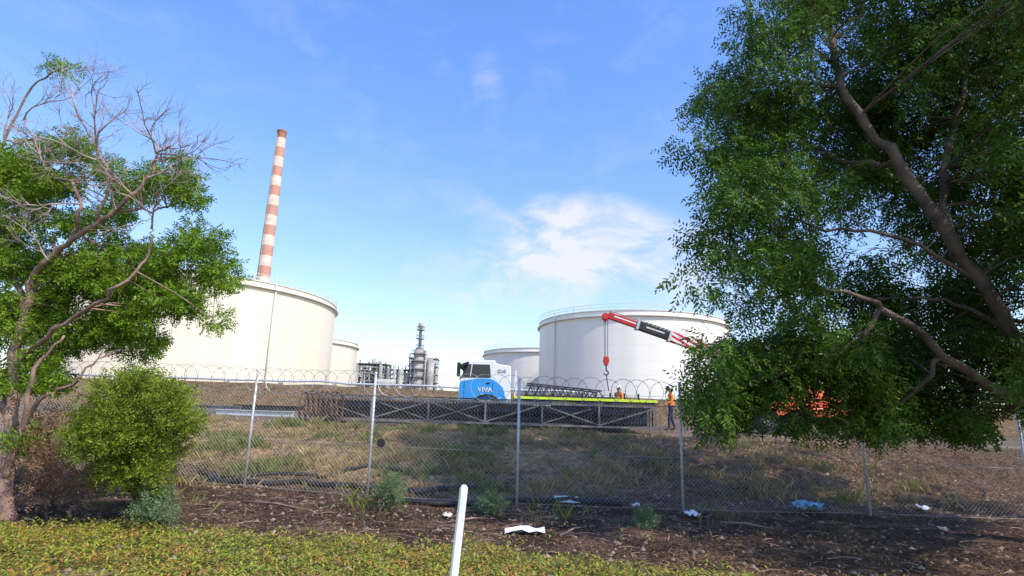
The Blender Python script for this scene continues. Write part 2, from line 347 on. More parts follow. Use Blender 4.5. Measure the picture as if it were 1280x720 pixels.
for _ in range(2600):
    x=random.uniform(-11,12); y=random.choice([random.uniform(4.5,13),random.uniform(12,20)]); z=gz(x,y); s=random.uniform(.012,.055)
    vv=[(x+s*math.cos(a)*random.uniform(.7,1.2),y+s*math.sin(a)*random.uniform(.7,1.2),z-.005) for a in (0,1.05,2.1,3.14,4.2,5.2)]
    vv.append((x,y,z+s*.7)); ms.add(vv,[(i,(i+1)%6,6) for i in range(6)])
o=ms.build('loose_stones',mat('stone',(.27,.20,.15),.9,0,.5,2)); o['kind']='stuff'; tag(o,'small pale loose stones scattered over the soil','stones')
tw=MB()
for _ in range(500):
    x=random.uniform(-9,10); y=random.uniform(max(4.8,edge(x)),12.2); a=random.uniform(0,6.28); L_=random.uniform(.08,.4)
    tw.tube([(x,y,gz(x,y)+.012),(x+math.cos(a)*L_*.5,y+math.sin(a)*L_*.5,gz(x,y)+.03),(x+math.cos(a)*L_,y+math.sin(a)*L_,gz(x,y)+.015)],[.008,.006,.003],4,False)
o=tw.build('fallen_twigs',BARKL); o['kind']='stuff'; tag(o,'thin fallen twigs strewn over the shaded mulch','twigs')
# ---------------------------------------------------------------- tanks
def tank(label,cx,cy,R,ztop,m,pipe=None,grp='white storage tanks behind the earth bank'):
    z0=1.3; H=ztop-z0
    t=thing('storage_tank',label,'tank',(cx,cy,z0),grp)
    MB().lathe((cx,cy,z0),[(R,0),(R,H)],128).build('shell',m,t,True)
    MB().lathe((cx,cy,z0),[(R,H+.003),(R*.5,H+R*.035),(0.01,H+R*.06)],128).build('roof',m,t,True)
    MB().lathe((cx,cy,z0),[(R+.01,H-1.0),(R+.45,H-1.0),(R+.45,H-.88),(R+.01,H-.88)],128).build('wind_girder',RIM,t)
    MB().lathe((cx,cy,z0),[(R+.01,H-.12),(R+.12,H-.12),(R+.12,H+.05),(R-.1,H+.05)],128).build('top_rim',RIM,t)
    rl=MB(); nn=64
    for k in range(nn):
        a=2*math.pi*k/nn; x=cx+(R+.1)*math.cos(a); y=cy+(R+.1)*math.sin(a); rl.bar((x,y,z0+H),(x,y,z0+H+1.0),.06)
    for hz in (.5,1.0):
        rl.lathe((cx,cy,z0+H+hz),[(R+.07,-.03),(R+.13,-.03),(R+.13,.03),(R+.07,.03),(R+.07,-.03)],96)
    rl.build('railing',RAIL,t)
    if pipe is not None:
        a=pipe; q=lambda rr,z:(cx+rr*math.cos(a),cy+rr*math.sin(a),z)
        MB().tube([q(R+.2,z0),q(R+.2,z0+H+.8)],.11,8).build('vertical_pipe',RIM,t,True)
    st=MB(); N=60
    for k in range(N):
        a=math.radians(20)+k/N*1.6; z=z0+H*k/N
        st.box(cx+(R+.5)*math.cos(a)-.35,cx+(R+.5)*math.cos(a)+.35,cy+(R+.5)*math.sin(a)-.35,cy+(R+.5)*math.sin(a)+.35,z,z+.06)
    st.build('spiral_stair',RIM,t)
    return t
c=P(235,480,96)
tank('large cream storage tank at left behind the dead branched tree, chimney rising beside it',c.x,96,22,P(235,338,76).z,CR,pipe=math.radians(-36))
c=P(414,440,132)
tank('small white storage tank peeking out right of the large cream tank',c.x-8.5,134,13.5,P(425,421,122).z,CR)
c=P(790,480,108)
tank('large white storage tank behind the crane boom and flatbed truck',c.x,108,17.3,P(790,387,91).z,WH,pipe=math.radians(-150))
c=P(678,480,142)
tank('lower white storage tank partly hidden behind left edge of the large white tank',c.x,142,14.5,P(670,434,127).z,WH)
# ---------------------------------------------------------------- chimney
zt=P(352,165,230).z; cx=P(341,255,230).x; cy=230
t=thing('chimney','tall tapering chimney with faded red and cream bands behind the cream tank','chimney',(cx,cy,1.3))
H=zt-1.3; rr=lambda z:3.3+(1.9-3.3)*(z/H)**.9
s=MB(); z=H; seq=[3.2]+[4.4]*40
for i,hh in enumerate(seq):
    z1=max(0,z-hh); s.mi=2 if i==0 else (0 if i%2 else 1); s.lathe((cx,cy,1.3),[(rr(z1),z1),(rr(z),z)],40); z=z1
    if z<=0: break
s.build('shaft',[STACKW,STACKR,STACKC],t,True)
MB().lathe((cx,cy,1.3),[(1.2,H-2),(1.2,H+.5),(2.0,H+.5),(2.05,H+.3),(2.05,H-.3),(1.92,H-.3)],40).build('cap_ring',STACKC,t)
m=MB(); 
for k in range(0,int(H)-1): m.bar((cx-1,cy-rr(k)-.12,1.3+k),(cx-1,cy-rr(k+1)-.12,2.3+k),.1)
m.build('ladder',RIM,t)
# ---------------------------------------------------------------- refinery
Yr=160
def rx(px): return P(px,490,Yr).x
def rz(px,py): return P(px,py,Yr).z
def frame(mb,x0,x1,y0,y1,z0,z1,lv,nb=2,wd=.28):
    cols=[x0+(x1-x0)*i/nb for i in range(nb+1)]
    for x in cols:
        for y in (y0,y1): mb.box(x-wd/2,x+wd/2,y-wd/2,y+wd/2,z0,z1+random.uniform(0,1.2))
    for k in range(1,lv+1):
        z=z0+(z1-z0)*k/lv
        mb.box(x0-.5,x1+.5,y0-.5,y1+.5,z-.16,z+.0)
        mb.bar((x0-.5,y0-.5,z+1.1),(x1+.5,y0-.5,z+1.1),.1)
        for i in range(nb):
            if (i+k)%2: mb.bar((cols[i],y0,z-(z1-z0)/lv),(cols[i+1],y0,z),.16)
            else: mb.bar((cols[i+1],y0,z-(z1-z0)/lv),(cols[i],y0,z),.16)
def vessel(x,y,r,z0,z1,mt,t,n_=16):
    h=z1-z0; mb=MB(); mb.lathe((x,y,z0),[(r,0),(r,h-r*.5),(r*.8,h-r*.2),(r*.4,h),(.01,h+.05)],n_); mb.build('vessel',mt,t,True)
x=rx(521); t=thing('distillation_tower','slender grey refinery tower with a thin stack on top, tallest of the plant','tower',(x,Yr,1.3))
m=MB(); m.lathe((x,Yr,1.3),[(1.5,0),(1.5,rz(521,438)-1.3),(.9,rz(521,436)-1.3),(.01,rz(521,436)-1.2)],16); m.build('column',REF,t,True)
m=MB(); m.tube([(x,Yr,rz(521,438)),(x,Yr,rz(521,410)),(x,Yr,rz(521,409)),(x,Yr,rz(521,404))],[.45,.45,.75,.75],12); m.build('stack',REF,t,True)
for py in (482,472,462,452,443,436,424,413):
    m=MB(); z=rz(521,py); R=2.2 if py>436 else 1.1; m.lathe((x,Yr,z),[(.5,0),(R,0),(R,.2),(.5,.2)],16)
    m.lathe((x,Yr,z+1.1),[(R-.04,-.04),(R+.04,-.04),(R+.04,.04),(R-.04,.04)],16)
    for k in range(8): a=k*math.pi/4; m.bar((x+R*math.cos(a),Yr+R*math.sin(a),z),(x+R*math.cos(a),Yr+R*math.sin(a),z+1.1),.08)
    m.build('platform',REFD,t)
m=MB(); m.tube([(x+1.9,Yr-.6,1.3),(x+1.9,Yr-.6,rz(521,440)),(x,Yr-.6,rz(521,434))],.25,6); m.build('pipe',REFW,t,True)
m=MB(); m.tube([(x-1.9,Yr-.9,1.3),(x-1.9,Yr-.9,rz(521,452))],.18,6); m.build('pipe',REFW,t,True)
def pipes(nm,x0,x1,y,zhi,N,mt,t):
    m=MB()
    for i in range(N):
        xx=random.uniform(x0,x1); zz=random.uniform(3,zhi); m.tube([(xx,y,zz-random.uniform(1.5,5)),(xx,y,zz),(xx+random.uniform(-4,4),y,zz)],random.uniform(.1,.2),5)
    m.build(nm,mt,t)
x0,x1=rx(507),rx(541)
t=thing('process_structure','grey multi level steel process structure surrounding the slender refinery tower','structure',((x0+x1)/2,Yr+5,1.3))
m=MB(); frame(m,x0,x1,Yr+3,Yr+8,1.3,rz(524,446),7,4); m.build('steel_frame',REF,t)
for px,yo,r,py in ((512,1.5,.9,456),(535,1.5,1.1,448),(529,2,.6,441),(516,6,1.2,443),(540,4,.7,455),(507,1,.6,466)): vessel(rx(px),Yr+yo,r,1.3,rz(px,py),random.choice([REF,REFW]),t)
pipes('pipework',x0,x1,Yr+2.3,16,34,REFD,t)
x0,x1=rx(436),rx(479)
t=thing('process_structure','low dark steel process unit with short vessels just right of the small tank','structure',((x0+x1)/2,Yr,1.3))
m=MB(); frame(m,x0,x1,Yr,Yr+6,1.3,rz(457,454),7,8); m.build('steel_frame',REFD,t)
for px,py,r in ((439,456,.5),(443,452,.7),(450,456,.6),(462,448,.7),(470,450,.6),(456,464,.9),(475,456,.5),(466,460,.4)): vessel(rx(px),Yr-1.5 if px%2 else Yr+2.5,r,1.3,rz(px,py),random.choice([REF,REFW]),t)
pipes('pipework',x0,x1,Yr-1.2,14,46,REF,t)
x0,x1=rx(476),rx(509)
t=thing('pipe_rack','grey elevated pipe rack linking the two refinery units','pipe rack',((x0+x1)/2,Yr,1.3))
m=MB(); frame(m,x0,x1,Yr+1,Yr+5,1.3,rz(490,461),5,7,.3); m.build('steel_frame',REFD,t)
for k in range(6): m=MB(); m.tube([(x0-2,Yr+.3,2.5+k*1.5),(x1+3,Yr+.3,2.5+k*1.5)],.16,6); m.build('pipe',REF,t,True)
vessel(rx(492),Yr-1,.4,1.3,rz(492,456),REF,t); vessel(rx(500),Yr-1,.7,1.3,rz(500,461),REFW,t); vessel(rx(484),Yr-1,.5,1.3,rz(484,460),REFD,t)
pipes('pipework',x0,x1,Yr-.6,12,30,REF,t)
t=thing('pressure_vessel','white horizontal vessel lying in front of the refinery units','vessel',(rx(483),Yr-8,1.3))
z=rz(483,481); m=MB(); a,b_=rx(478),rx(498)
m.tube([(a-.6,Yr-8,z),(a,Yr-8,z),(b_,Yr-8,z),(b_+.6,Yr-8,z)],[.6,1.1,1.1,.6],20); m.build('shell',REFW,t,True)
for q_ in (a+1,b_-1.5): m=MB(); m.box(q_,q_+.5,Yr-9,Yr-7,1.3,z-.9); m.build('saddle',REF,t)
zc=gz(-10,43)
t=thing('pipeline','long thin grey pipeline running along the crest of the brown earth bank','pipeline',(-15,43.5,zc))
m=MB(); m.tube([(x,43.5,gz(x,43.5)+.3) for x in np.arange(-34,8,2)],.08,8); m.build('pipe',GALV,t,True)
for x in np.arange(-33,8,4): z=gz(x,43.5); m=MB(); m.box(x-.1,x+.1,43.3,43.7,z-.1,z+.22); m.build('support',REFW,t)
# ---------------------------------------------------------------- fence
bp_=[(305,610),(459,622),(646,632),(854,640),(1088,645)]
base=[G(*q) for q in bp_]
base=[base[0]+Vector((-3.1*k,.55*k,0)) for k in (3,2,1)]+base+[base[-1]+Vector((3.3*k,.15*k,0)) for k in (1,2)]
for q in base: q.z=gz(q.x,q.y)
fence=thing('wire_fence','galvanised chain link fence topped with razor wire loops along the slope foot','fence',tuple(base[5]))
PH=2.42; MH=1.98
for i,q in enumerate(base):
    lean=Vector((random.uniform(-.03,.03),random.uniform(-.03,.03),0))
    m=MB(); m.tube([q-Vector((0,0,.15)),q+Vector((0,0,PH))+lean],.027,10)
    m.lathe((q.x+lean.x,q.y+lean.y,q.z+PH),[(.034,0),(.034,.03),(.001,.045)],10)
    m.build('post',GALV,fence,True)
m=MB(); PT=.085
L=[ (base[i+1]-base[i]).length for i in range(len(base)-1)]
for i in range(len(base)-1):
    a,b_=base[i],base[i+1]; nn=int(L[i]/PT); d=(b_-a); NH=int(MH/PT)
    for dirn in (1,-1):
        for j in range(-NH,nn+1):
            u0=j/nn; u1=(j+NH)/nn; h0=.02; h1=MH
            if dirn<0: u0,u1=u1,u0
            def at_(u): return h0+(h1-h0)*(u-u0)/(u1-u0)
            ua,ub=max(0,min(u0,u1)),min(1,max(u0,u1))
            if ub-ua<1e-4: continue
            A=a+d*ua; B=a+d*ub
            m.tube([Vector((A.x,A.y-.035,A.z+at_(ua))),Vector((B.x,B.y-.035,B.z+at_(ub)))],.0019,3,False)
m.build('chain_link_mesh',WIRE,fence)
m=MB()
for h in (.05,1.0,MH,PH-.25):
    for i in range(len(base)-1):
        m.tube([base[i]+Vector((0,-.035,h)),(base[i]+base[i+1])/2+Vector((0,-.035,h-.012)),base[i+1]+Vector((0,-.035,h))],.0035,4,False)
m.build('strand_wire',WIRE,fence)
m=MB(); tot=sum(L)
def along(dist):
    for i in range(len(L)):
        if dist<=L[i] or i==len(L)-1: return base[i].lerp(base[i+1],dist/L[i])
        dist-=L[i]
dd=.2
while dd<tot-.2:
    q=along(dd); r=.255+random.uniform(-.015,.015); cz=q.z+MH+.25+random.uniform(-.02,.02); tl=random.uniform(-.25,.25)
    N=28; pts=[]
    for k in range(N+1):
        a=2*math.pi*k/N; pts.append((q.x+r*math.cos(a)*1.05,q.y+.02+math.sin(a)*r*tl+.05*math.cos(a),cz+r*math.sin(a)))
    m.tube(pts,.0048,4,False)
    for k in range(0,N,2):
        p0=Vector(pts[k]); m.add([p0+Vector((-.014,0,0)),p0+Vector((0,.0,.012)),p0+Vector((.014,0,0)),p0+Vector((0,0,-.012))],[(0,1,2,3)])
    dd+=.29+random.uniform(-.05,.06)
m.build('razor_wire',mat('razor_wire_steel',(.33,.33,.33),.45,.4,.1),fence)
q=P(476,554,11.2); m=MB(); m.tube([(q.x,q.y,q.z),(q.x,q.y+.02,q.z)],.08,18); tag(m.build('black_disc',BLACK,None,loc=tuple(q)),'small round black disc hanging on the wire mesh beside the second post','disc')
# ---------------------------------------------------------------- guide post
a_=P(565.5,735,5.4); b_=P(580,606,5.4); ax=b_-a_; gzz=gz(a_.x,5.4)
A0=a_+ax*((gzz-.2-a_.z)/ax.z)
t=thing('guide_post','plain white roadside guide post leaning slightly right in the near ground cover','post',(A0.x,5.4,gzz))
sec=[(-.038,0),(-.018,-.016),(.018,-.016),(.038,0),(.018,.008),(-.018,.008)]
vs_=[(A0.x+sx,5.4+sy,A0.z) for sx,sy in sec]+[(b_.x+sx*.95,5.4+sy,b_.z-(.025 if abs(sx)>.03 else 0)) for sx,sy in sec]
m=MB(); m.add(vs_,[(i,(i+1)%6,(i+1)%6+6,i+6) for i in range(6)]+[(6,7,8,9,10,11)]); m.build('blade',POLY,t)
# ---------------------------------------------------------------- truss
Yt=20.2; xa=P(392,520,Yt).x; xb=P(820,520,Yt).x
zb=gz(-1,Yt)+.10; zt=P(600,500,Yt).z; 
t=thing('steel_truss','long dark box truss with grey chords lying in front of the flatbed truck','truss',((xa+xb)/2,Yt+.7,zb))
bays=6; bw=(xb-xa)/bays; y0,y1=Yt,Yt+1.15
for y in (y0,y1):
    for z in (zb+.05,zt-.05): m=MB(); m.bar((xa,y,z),(xb,y,z),.065,.065); m.build('chord',STEELG,t)
for i in range(bays+1):
    x=xa+i*bw
    for y in (y0,y1): m=MB(); m.box(x-.03,x+.03,y-.03,y+.03,zb+.09,zt-.09); m.build('upright',STEELG,t)
    for z in (zb+.05,zt-.05): m=MB(); m.box(x-.03,x+.03,y0+.045,y1-.045,z-.03,z+.03); m.build('cross_member',STEELG,t)
for i in range(bays):
    x=xa+i*bw
    for y in (y0,y1):
        a,b_=((x,zb+.1),(x+bw,zt-.1)) if i%2 else ((x,zt-.1),(x+bw,zb+.1))
        m=MB(); m.bar((a[0],y-.01,a[1]),(b_[0],y-.01,b_[1]),.036,.038); m.build('diagonal_brace',STEELG,t)
        if i in (1,2,4): m=MB(); m.bar((b_[0],y+.05,a[1]),(a[0],y+.05,b_[1]),.03,.034); m.build('diagonal_brace',STEELG,t)
for k in range(10):
    m=MB(); yy=y0+.2+(k%5)*.18; zz=zb+.2+(k//5)*.24+.04*(k%2); m.tube([(xa+.2,yy,zz),(xb-.3-random.random()*2*(k//5),yy,zz)],.09,8); m.build('inner_pipe',STEELD,t)
m=MB(); m.box(xa+.1,xb-.1,y1-.13,y1-.1,zb+.1,zt-.12); m.build('shade_sheet',STEELD,t)  # dark sheet standing in for the truck's shadow behind the truss
m=MB()
for k in range(110): 
    x=xa+.1+k*(xb-xa-.2)/109; m.box(x-.02,x+.02,y0+.09,y0+.11,zb+.1,zb+.84)
m.bar((xa,y0+.1,zb+.86),(xb,y0+.1,zb+.86),.04); m.build('inner_mesh',STEELD,t)
c0=P(383,520,Yt-.2).x; c1=P(427,520,Yt-.2).x
t=thing('rusty_cage','rusty dark steel cage lying at the left end of the grey truss','cage',((c0+c1)/2,Yt-.5,gz(c0,Yt-.5)))
zz=gz(c0,Yt-.5)+.02
for k in range(8):
    m=MB(); x=c0+(c1-c0)*k/7
    m.tube([(x,Yt-.55+.42*math.cos(a),zz+.48+.48*math.sin(a)) for a in np.linspace(0,6.283,17)],.03,5,False); m.build('hoop',RUST,t)
for a in np.linspace(0,6.283,13)[:-1]: m=MB(); m.bar((c0-.05,Yt-.55+.42*math.cos(a),zz+.48+.48*math.sin(a)),(c1+.05,Yt-.55+.42*math.cos(a),zz+.48+.48*math.sin(a)),.035); m.build('bar',RUST,t)
def timber(px,py,Ln,yaw,lab,w=.2,mt=WOOD):
    q=G(px,py); d=Vector((math.cos(yaw),math.sin(yaw),0))*Ln/2; m=MB(); up_=Vector((0,0,w*.42))
    m.bar(q-d+up_,q+d+up_,w,w*.75); o=m.build('timber_beam',mt,None,bevel=.012,loc=tuple(q)); return tag(o,lab,'timber','timber beams lying on the crest')
timber(716,543,1.5,.03,'dark timber beam under the truss near its middle right',.16)
timber(905,548,2.0,-.15,'dark timber beam lying beside the worker under the tree')
timber(1040,549,2.6,-.05,'long dark timber beam under the right tree in front of the crane')
timber(470,533,1.4,.1,'short dark timber beam at foot of the truss near the left end',.14)
timber(1190,548,2.4,-.02,'weathered timber beam at far right under the tree')
def ibeam(px,py,Ln,yaw,lab,mt,h=.22):
    q=G(px,py); d=Vector((math.cos(yaw),math.sin(yaw),0)); t=thing('steel_beam',lab,'beam',tuple(q),'steel beams lying left of the truss'); 
    a=q-d*Ln/2; b_=q+d*Ln/2; z=Vector((0,0,1))
    for hh in (.02,h): m=MB(); m.bar(a+z*hh,b_+z*hh,.16,.03); m.build('flange',mt,t)
    m=MB(); m.bar(a+z*(h/2+.01),b_+z*(h/2+.01),.02,h-.04); m.build('web',mt,t)
ibeam(318,520,3.0,-.06,'pale steel beam lying on the crest left of the rusty cage',GALV,.2)
ibeam(335,513,4.5,.04,'darker steel beam lying behind the pale beam',STEELD,.3)
ibeam(240,516,3.5,.1,'grey steel beam at left seen past the shrub',STEELG,.3)
# ---------------------------------------------------------------- truck
Yn=21.4; W=2.3; Yf=Yn+W
gt=gz(0,22.4); xf=P(573,485,Yn).x; xr=P(639,480,Yn).x; xe=P(822,498,Yn).x
zr=P(610,450,Yn).z
zdk=P(730,498,Yn).z
tr=thing('flatbed_truck','white and blue flatbed truck facing left behind the long grey truss','truck',((xf+xe)/2,Yn+W/2,gt))
cb=.75+gt-.1
prof=[(xf+.02,cb),(xf,cb+.55),(xf+.04,cb+.95),(xf+.24,zr-.42),(xf+.33,zr-.14),(xf+.5,zr-.03),(xf+1.3,zr),(xf+1.36,zr-.12),(xr-.03,zr-.2),(xr,cb)]
m=MB(); m.prism(prof,Yn,Yf); cab=m.build('cab',WPAINT,tr,bevel=.04)
for s,yy in ((-1,Yn),(1,Yf)):
    def ly(a,b): return (yy-b,yy-a) if s<0 else (yy+a,yy+b)
    m=MB(); pl=[(xf+.05,cb+.05),(xf+.03,cb+.55),(xf+.07,cb+.90)]+[(xf+.07+u*1.55,cb+.90+.12*math.sin(u*2.8)-.5*max(0,u-.72)**1.5*3) for u in np.linspace(.08,1,12)]+[(xf+1.70,cb+.5),(xf+1.76,cb+.05)]
    m.prism(pl,*ly(.002,.012)); m.build('blue_side_panel',BLUE,tr)
    m=MB()
    ptsA=[(xf+.1+u*1.55,cb+.16+.22*u*u) for u in np.linspace(0,1,10)]; ptsB=[(x_,z_-.06*math.sin(math.pi*i/9)-.004) for i,(x_,z_) in enumerate(ptsA)][::-1]
    m.prism(ptsA+ptsB[1:-1],*ly(.013,.017)); m.build('white_swoosh',WPAINT,tr)
    m=MB(); ax_,bx_=xf+.2,xf+1.25
    for (x_0,x_1,z_0,z_1) in ((ax_,ax_+.015,cb+.12,cb+.88),(bx_-.015,bx_,cb+.12,cb+.88),(ax_+.015,bx_-.015,cb+.12,cb+.135)): m.box(x_0,x_1,*ly(.018,.021),z_0,z_1)
    m.build('door_seam',STEELD,tr)
    m=MB(); m.box(xf+1.0,xf+1.15,*ly(.022,.044),cb+.84,cb+.88); m.build('handle',BLACK,tr)
    m=MB(); m.prism([(xf+.09,cb+1.05),(xf+.26,zr-.38),(xf+.34,zr-.17),(xf+1.12,zr-.17),(xf+1.18,cb+1.06)],*ly(.003,.02)); m.build('side_window',GLASS,tr)
    m=MB(); m.bar((xf+.42,yy+.026*s,cb+1.08),(xf+.47,yy+.026*s,zr-.17),.03,.03); m.build('window_pillar',WPAINT,tr)
    m=MB(); m.bar((xf+.0,yy+.25*s,cb+1.05),(xf+.0,yy+.25*s,cb+1.55),.12,.2); m.bar((xf+.25,yy,zr-.45),(xf+.0,yy+.25*s,cb+1.56),.03); m.build('mirror',BLACK,tr)
    m=MB(); pts=[]; xc=xf+1.05; zc=gt+.5
    for k in range(9): a=math.pi*k/8; pts.append((xc+.62*math.cos(a),zc+.62*math.sin(a)))
    for k in range(8,-1,-1): a=math.pi*k/8; pts.append((xc+.55*math.cos(a),zc+.55*math.sin(a)))
    m.prism(pts,yy-.1 if s<0 else yy-.3,yy+.3 if s<0 else yy+.1); m.build('mudguard',BLACK,tr)
    m=MB(); m.box(xf-.03,xf+.02,yy+(-s)*.1-.1,yy+(-s)*.1+.1,cb+.1,cb+.25); m.build('headlight',HAT,tr)
m=MB(); m.prism([(xf-.01,cb+1.0),(xf+.19,zr-.42),(xf+.21,zr-.42),(xf+.01,cb+1.0)],Yn+.12,Yf-.12); m.build('windscreen',GLASS,tr)
m=MB(); m.prism([(xf+.02,zr-.33),(xf-.02,zr-.2),(xf+.32,zr-.06),(xf+.36,zr-.14)],Yn+.03,Yf-.03); m.build('sun_visor',STEELD,tr,bevel=.01)
m=MB(); m.box(xf-.06,xf+.2,Yn+.05,Yf-.05,cb-.3,cb-.02); m.build('bumper',WPAINT,tr,bevel=.03)
m=MB(); m.box(xf-.015,xf+.02,Yn+.4,Yf-.4,cb+.3,cb+.7); m.build('grille',BLACK,tr)
for ya in (Yn+.7,Yf-.85): m=MB(); m.box(xf+.3,xe-.1,ya,ya+.15,gt+.6,gt+.85); m.build('chassis_rail',STEELD,tr)
m=MB(); m.box(xr+.12,xe,Yn,Yf,zdk-.1,zdk); m.build('deck',STEELD,tr)
m=MB(); m.box(xr+.12,xe,Yn-.012,Yn-.002,zdk-.08,zdk+.01); m.build('yellow_edge_strip',YEL,tr)
m=MB()
for yy in (Yn+.1,Yn+.8,Yn+1.5,Yf-.1): m.box(xr+.14,xr+.2,yy-.03,yy+.03,zdk,zdk+.95)
for z in (.3,.6,.92): m.box(xr+.145,xr+.195,Yn+.1,Yf-.1,zdk+z-.02,zdk+z+.03)
m.build('headboard',WPAINT,tr)
for k in range(9):
    xx=xr+.6+k*(xe-xr-.8)/8; m=MB(); m.box(xx-.03,xx+.03,Yf-.08,Yf-.02,zdk,zdk+.33); m.build('stake',STEELD,tr)
for xx in (xf+1.05,xe-1.4,xe-2.5):
    for yy,s in ((Yn+.14,-1),(Yf-.14,1)):
        m=MB(); vs_=[]; prof_=[(.28,-.13),(.47,-.13),(.5,-.09),(.5,.09),(.47,.13),(.28,.13)]; N=28
        for rr_,dy in prof_:
            for k in range(N): a=2*math.pi*k/N; vs_.append((xx+rr_*math.cos(a),yy+dy,gt+.5+rr_*math.sin(a)))
        m.add(vs_,[(i*N+k,i*N+(k+1)%N,(i+1)*N+(k+1)%N,(i+1)*N+k) for i in range(5) for k in range(N)])
        wh=m.build('wheel',BLACK,tr,True)
        m=MB(); m.tube([(xx,yy-.1,gt+.5),(xx,yy+.1,gt+.5)],.28,20); m.tube([(xx,yy-.13,gt+.5),(xx,yy+.13,gt+.5)],.1,12); m.build('rim',RAIL,wh)
m=MB(); m.tube([(xr+.4,Yn+.3,gt+.68),(xr+1.5,Yn+.3,gt+.68)],.28,16); m.build('fuel_tank',GALV,tr,True)
m=MB(); m.box(xe-.06,xe-.01,Yn+.1,Yn+.4,zdk-.3,zdk-.15); m.build('tail_light',RED,tr)
def text(s,x,y,z,size,mt,parent,name,bold=0.0):
    cu=bpy.data.curves.new(name,'FONT'); cu.body=s; cu.size=size; cu.extrude=.003; cu.offset=bold; cu.align_x='CENTER'
    ob=bpy.data.objects.new('tmp',cu); C.objects.link(ob); bpy.context.view_layer.update()
    me=bpy.data.meshes.new_from_object(ob.evaluated_get(bpy.context.evaluated_depsgraph_get())); bpy.data.objects.remove(ob)
    me.transform(Matrix.Rotation(math.pi/2,4,'X')); me.materials.append(mt)
    o=bpy.data.objects.new(name,me); C.objects.link(o); o.parent=parent; o.location=Vector((x,y,z))-wl(parent); return o
text('VIVA',xf+.98,Yn-.027,cb+.53,.25,WPAINT,tr,'door_lettering',.004)
text('Energy',xf+.98,Yn-.027,cb+.41,.11,WPAINT,tr,'door_small_lettering',.001)
text('G10',xf+1.56,Yn-.012,cb+1.24,.18,STEELD,tr,'roof_lettering',.0)
cx0=P(655,490,Yn+.5).x; cx1=P(765,490,Yn+.5).x
t=thing('steel_rack','dark low steel lattice rack loaded on the truck deck','rack',((cx0+cx1)/2,Yn+.8,zdk))
for yy in (Yn+.35,Yn+1.6):
    m=MB(); m.bar((cx0,yy,zdk+.05),(cx1,yy,zdk+.05),.06); m.bar((cx0+.1,yy,zdk+.5),(cx1-.4,yy,zdk+.3),.05)
    N=9
    for k in range(N):
        xx=cx0+.1+k*(cx1-cx0-.5)/N; hh=.48-.18*k/N; m.bar((xx,yy,zdk+.05),(xx+.18,yy,zdk+hh),.035); m.bar((xx+.18,yy,zdk+hh),(xx+.36,yy,zdk+.05),.035)
    m.build('lattice_side',STEELD,t)
for k in range(6):
    m=MB(); xx=cx0+.1+k*(cx1-cx0-.2)/5; m.bar((xx,Yn+.38,zdk+.05),(xx,Yn+1.57,zdk+.05),.05); m.build('cross_bar',STEELD,t)
# ---------------------------------------------------------------- crane
Yc=24.0
pv=P(1010,480,Yc); tip=P(757,393,Yc); gc=gz(pv.x,Yc)
cr=thing('mobile_crane','orange mobile crane half hidden behind the right tree with striped boom','crane',(pv.x,Yc,gc))
d=(tip-pv); Lb=d.length; dn=d.normalized()
def bpt(t): return pv+d*t
up=dn.cross(Vector((0,1,0))); up=up if up.z>0 else -up
def boomseg(name,t0,t1,w_,h,mt):
    m=MB(); m.bar(bpt(t0),bpt(t1),w_,h); return m.build(name,mt,cr,bevel=.015)
boomseg('boom_base_section',-.06,.40,.42,.54,WPAINT)
boomseg('striped_boom_section',.40,.68,.38,.41,STRIPE)
boomseg('dark_boom_section',.68,.84,.32,.34,STEELD)
boomseg('boom_tip_section',.84,.985,.26,.27,RED)
m=MB(); m.bar(bpt(.845)+up*.02+Vector((0,-.134,0)),bpt(.96)+up*.02+Vector((0,-.134,0)),.004,.05); m.build('white_boom_stripe',WPAINT,cr)
m=MB(); m.bar(bpt(.71)+up*.02+Vector((0,-.164,0)),bpt(.80)+up*.02+Vector((0,-.164,0)),.004,.06); m.build('white_boom_marking',RAIL,cr)
for t_ in (.68,.84,.40): m=MB(); m.bar(bpt(t_-.006),bpt(t_+.006),.44 if t_<.5 else .40,.50 if t_<.5 else (.45 if t_<.7 else .38)); m.build('boom_collar',GALV,cr)
m=MB(); h0=bpt(.97); m.bar(h0+up*.1,bpt(1.0)-up*.25,.2,.22); m.tube([bpt(1.0)-up*.1+Vector((0,-.14,0)),bpt(1.0)-up*.1+Vector((0,.14,0))],.14,16); m.build('boom_head',RED,cr)
m=MB()
for k in range(8): t_=.66+k*.02; m.bar(bpt(t_)+up*.2+Vector((0,-.17,0)),bpt(t_)+up*.25+Vector((0,.17,0)),.05)
m.tube([bpt(.45)+up*.28,bpt(.985)+up*.2],.02,6); m.build('boom_hose_carrier',STEELG,cr)
m=MB(); m.tube([bpt(.18)-up*.3,pv+Vector((-1.2,0,-.75))],.11,12); m.build('lift_ram',GALV,cr,True)
zb2=gc
m=MB(); m.box(pv.x-3.2,pv.x+3.4,Yc-1.15,Yc+1.15,zb2+.7,zb2+1.05); m.build('carrier_deck',ORANGE,cr,bevel=.04)
m=MB(); m.prism([(pv.x-1.3,zb2+1.08),(pv.x-1.3,zb2+1.4),(pv.x-.5,zb2+1.95),(pv.x+1.5,zb2+1.95),(pv.x+1.9,zb2+1.6),(pv.x+1.9,zb2+1.08)],Yc-.95,Yc+.95); m.build('slewing_body',ORANGE,cr,bevel=.05)
m=MB(); m.prism([(pv.x-2.3,zb2+1.08),(pv.x-2.35,zb2+1.5),(pv.x-2.0,zb2+2.2),(pv.x-1.36,zb2+2.2),(pv.x-1.34,zb2+1.08)],Yc-1.1,Yc-.3); k_=m.build('operator_cab',ORANGE,cr,bevel=.03)
